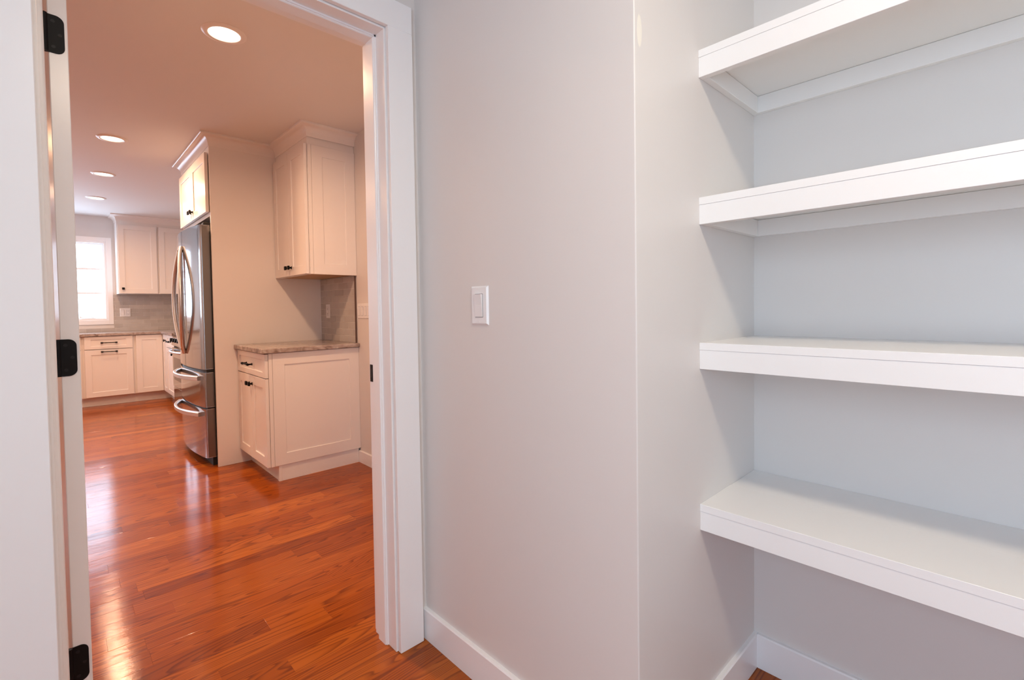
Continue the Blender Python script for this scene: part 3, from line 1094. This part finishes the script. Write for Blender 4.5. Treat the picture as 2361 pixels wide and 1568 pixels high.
c1 = MB().prism([(-1.12, FDY - .045), (RFX - .045, FDY - .045), (RFX - .045, RY0), (KX - .0005, RY0), (KX - .0005, KYF - .0005), (-1.12, KYF - .0005)], 'z', .869, .900, bev=.003).build('countertop', 'granite')
tag(c1, 'L-shaped brown granite countertop below the window and round the corner', 'countertop')
backsplash('taupe marble subway tiles on the far wall around window and outlet', 'y', KYF - .003, -1, -.9, KX - .0115, .900, 1.398,
           holes=((W2X0 - .056, WX1 + .056, WZ0 - .056, 3),))
backsplash('taupe marble subway tiles on the side wall behind the range counter', 'x', KX - .003, -1, 5.95, KYF - .0115, .900, 1.398)

# far uppers
UY = 8.120
for lab, x0, x1, a, b, kn in (('white shaker wall cabinet beside the kitchen window', .612, 1.0425, .622, 1.030, .66),
                              ('white shaker wall cabinet in the far corner, its side against the window cabinet', 1.043, KX - .0005, 1.055, 1.50, None)):
    r = thing('upper_cabinet', ((x0 + x1) / 2, KYF, 1.404), lab, 'cabinet', 'wall cabinets on the window wall')
    box('body', 'cab', r, x0, x1, UY, KYF, 1.404, CEIL)
    dd = shaker(r, 'door', 'y', UY, -1, a, b, 1.407, 2.312)
    if kn: knob(dd, 'y', UY - .02, -1, kn, 1.47)
crown('white crown moulding on top of the wall cabinets beside the window', [(KX, UY), (.612, UY), (.612, KYF)], 1)

# ------------------------------------------------------------------ range
GY1 = RY0 - .004
GY0 = GY1 - .757
r = thing('range', (1.35, (GY0 + GY1) / 2, 0), 'stainless slide-in range with front knobs next to the granite counter', 'range')
box('body', 'steel', r, 1.040, 1.62, GY0, GY1, .09, .905, bev=.002)
box('toe_base', 'gasket', r, 1.08, 1.6, GY0 + .01, GY1 - .01, 0, .0898)
box('cooktop', 'glass_black', r, 1.02, 1.62, GY0, GY1, .9052, .915, bev=.002)
for yy in (GY0 + .2, GY1 - .2):
    m = MB()
    for xx in (1.12, 1.24, 1.36, 1.48):
        m.box(xx, xx + .012, yy - .15, yy + .15, .932, .944)
    m.box(1.10, 1.51, yy - .15, yy - .138, .9155, .944).box(1.10, 1.51, yy + .138, yy + .15, .9155, .944)
    m.build('burner_grate', 'gasket', r)
cp = MB().prism([(1.0395, .745), (.995, .760), (1.01, .890), (1.0395, .904)], 'y', GY0, GY1)
# prism along y takes (x, z)
cpo = cp.build('control_panel', 'steel', r)
for i in range(5):
    y = GY1 - .09 - i * .145
    kb = MB().cyl((.985, y, .825), (-1, 0, .1), .022, .034, 18)
    kb.build('control_knob', 'black', cpo, smooth=True)
    MB().cyl((1.0, y, .8235), (-1, 0, .1), .027, .012, 18).build('knob_collar', 'chrome', cpo)
od = box('oven_door', 'steel', r, 1.000, 1.039, GY0 + .003, GY1 - .003, .275, .735, bev=.003)
box('oven_window', 'glass_black', od, .9985, .9999, GY0 + .09, GY1 - .09, .36, .62)
n = 18
pts = [(.985 - .045 * math.sin(math.pi * (i / n)) ** .5, GY0 + .05 + (GY1 - GY0 - .10) * i / n, .700) for i in range(n + 1)]
MB().tube(pts, .022, .026, seg=12).build('handle', 'chrome', od, smooth=True)
box('drawer', 'steel', r, 1.005, 1.039, GY0 + .003, GY1 - .003, .095, .268, bev=.003)

for o in bpy.data.objects:
    if '_o' in o: del o['_o']
bpy.context.view_layer.update()
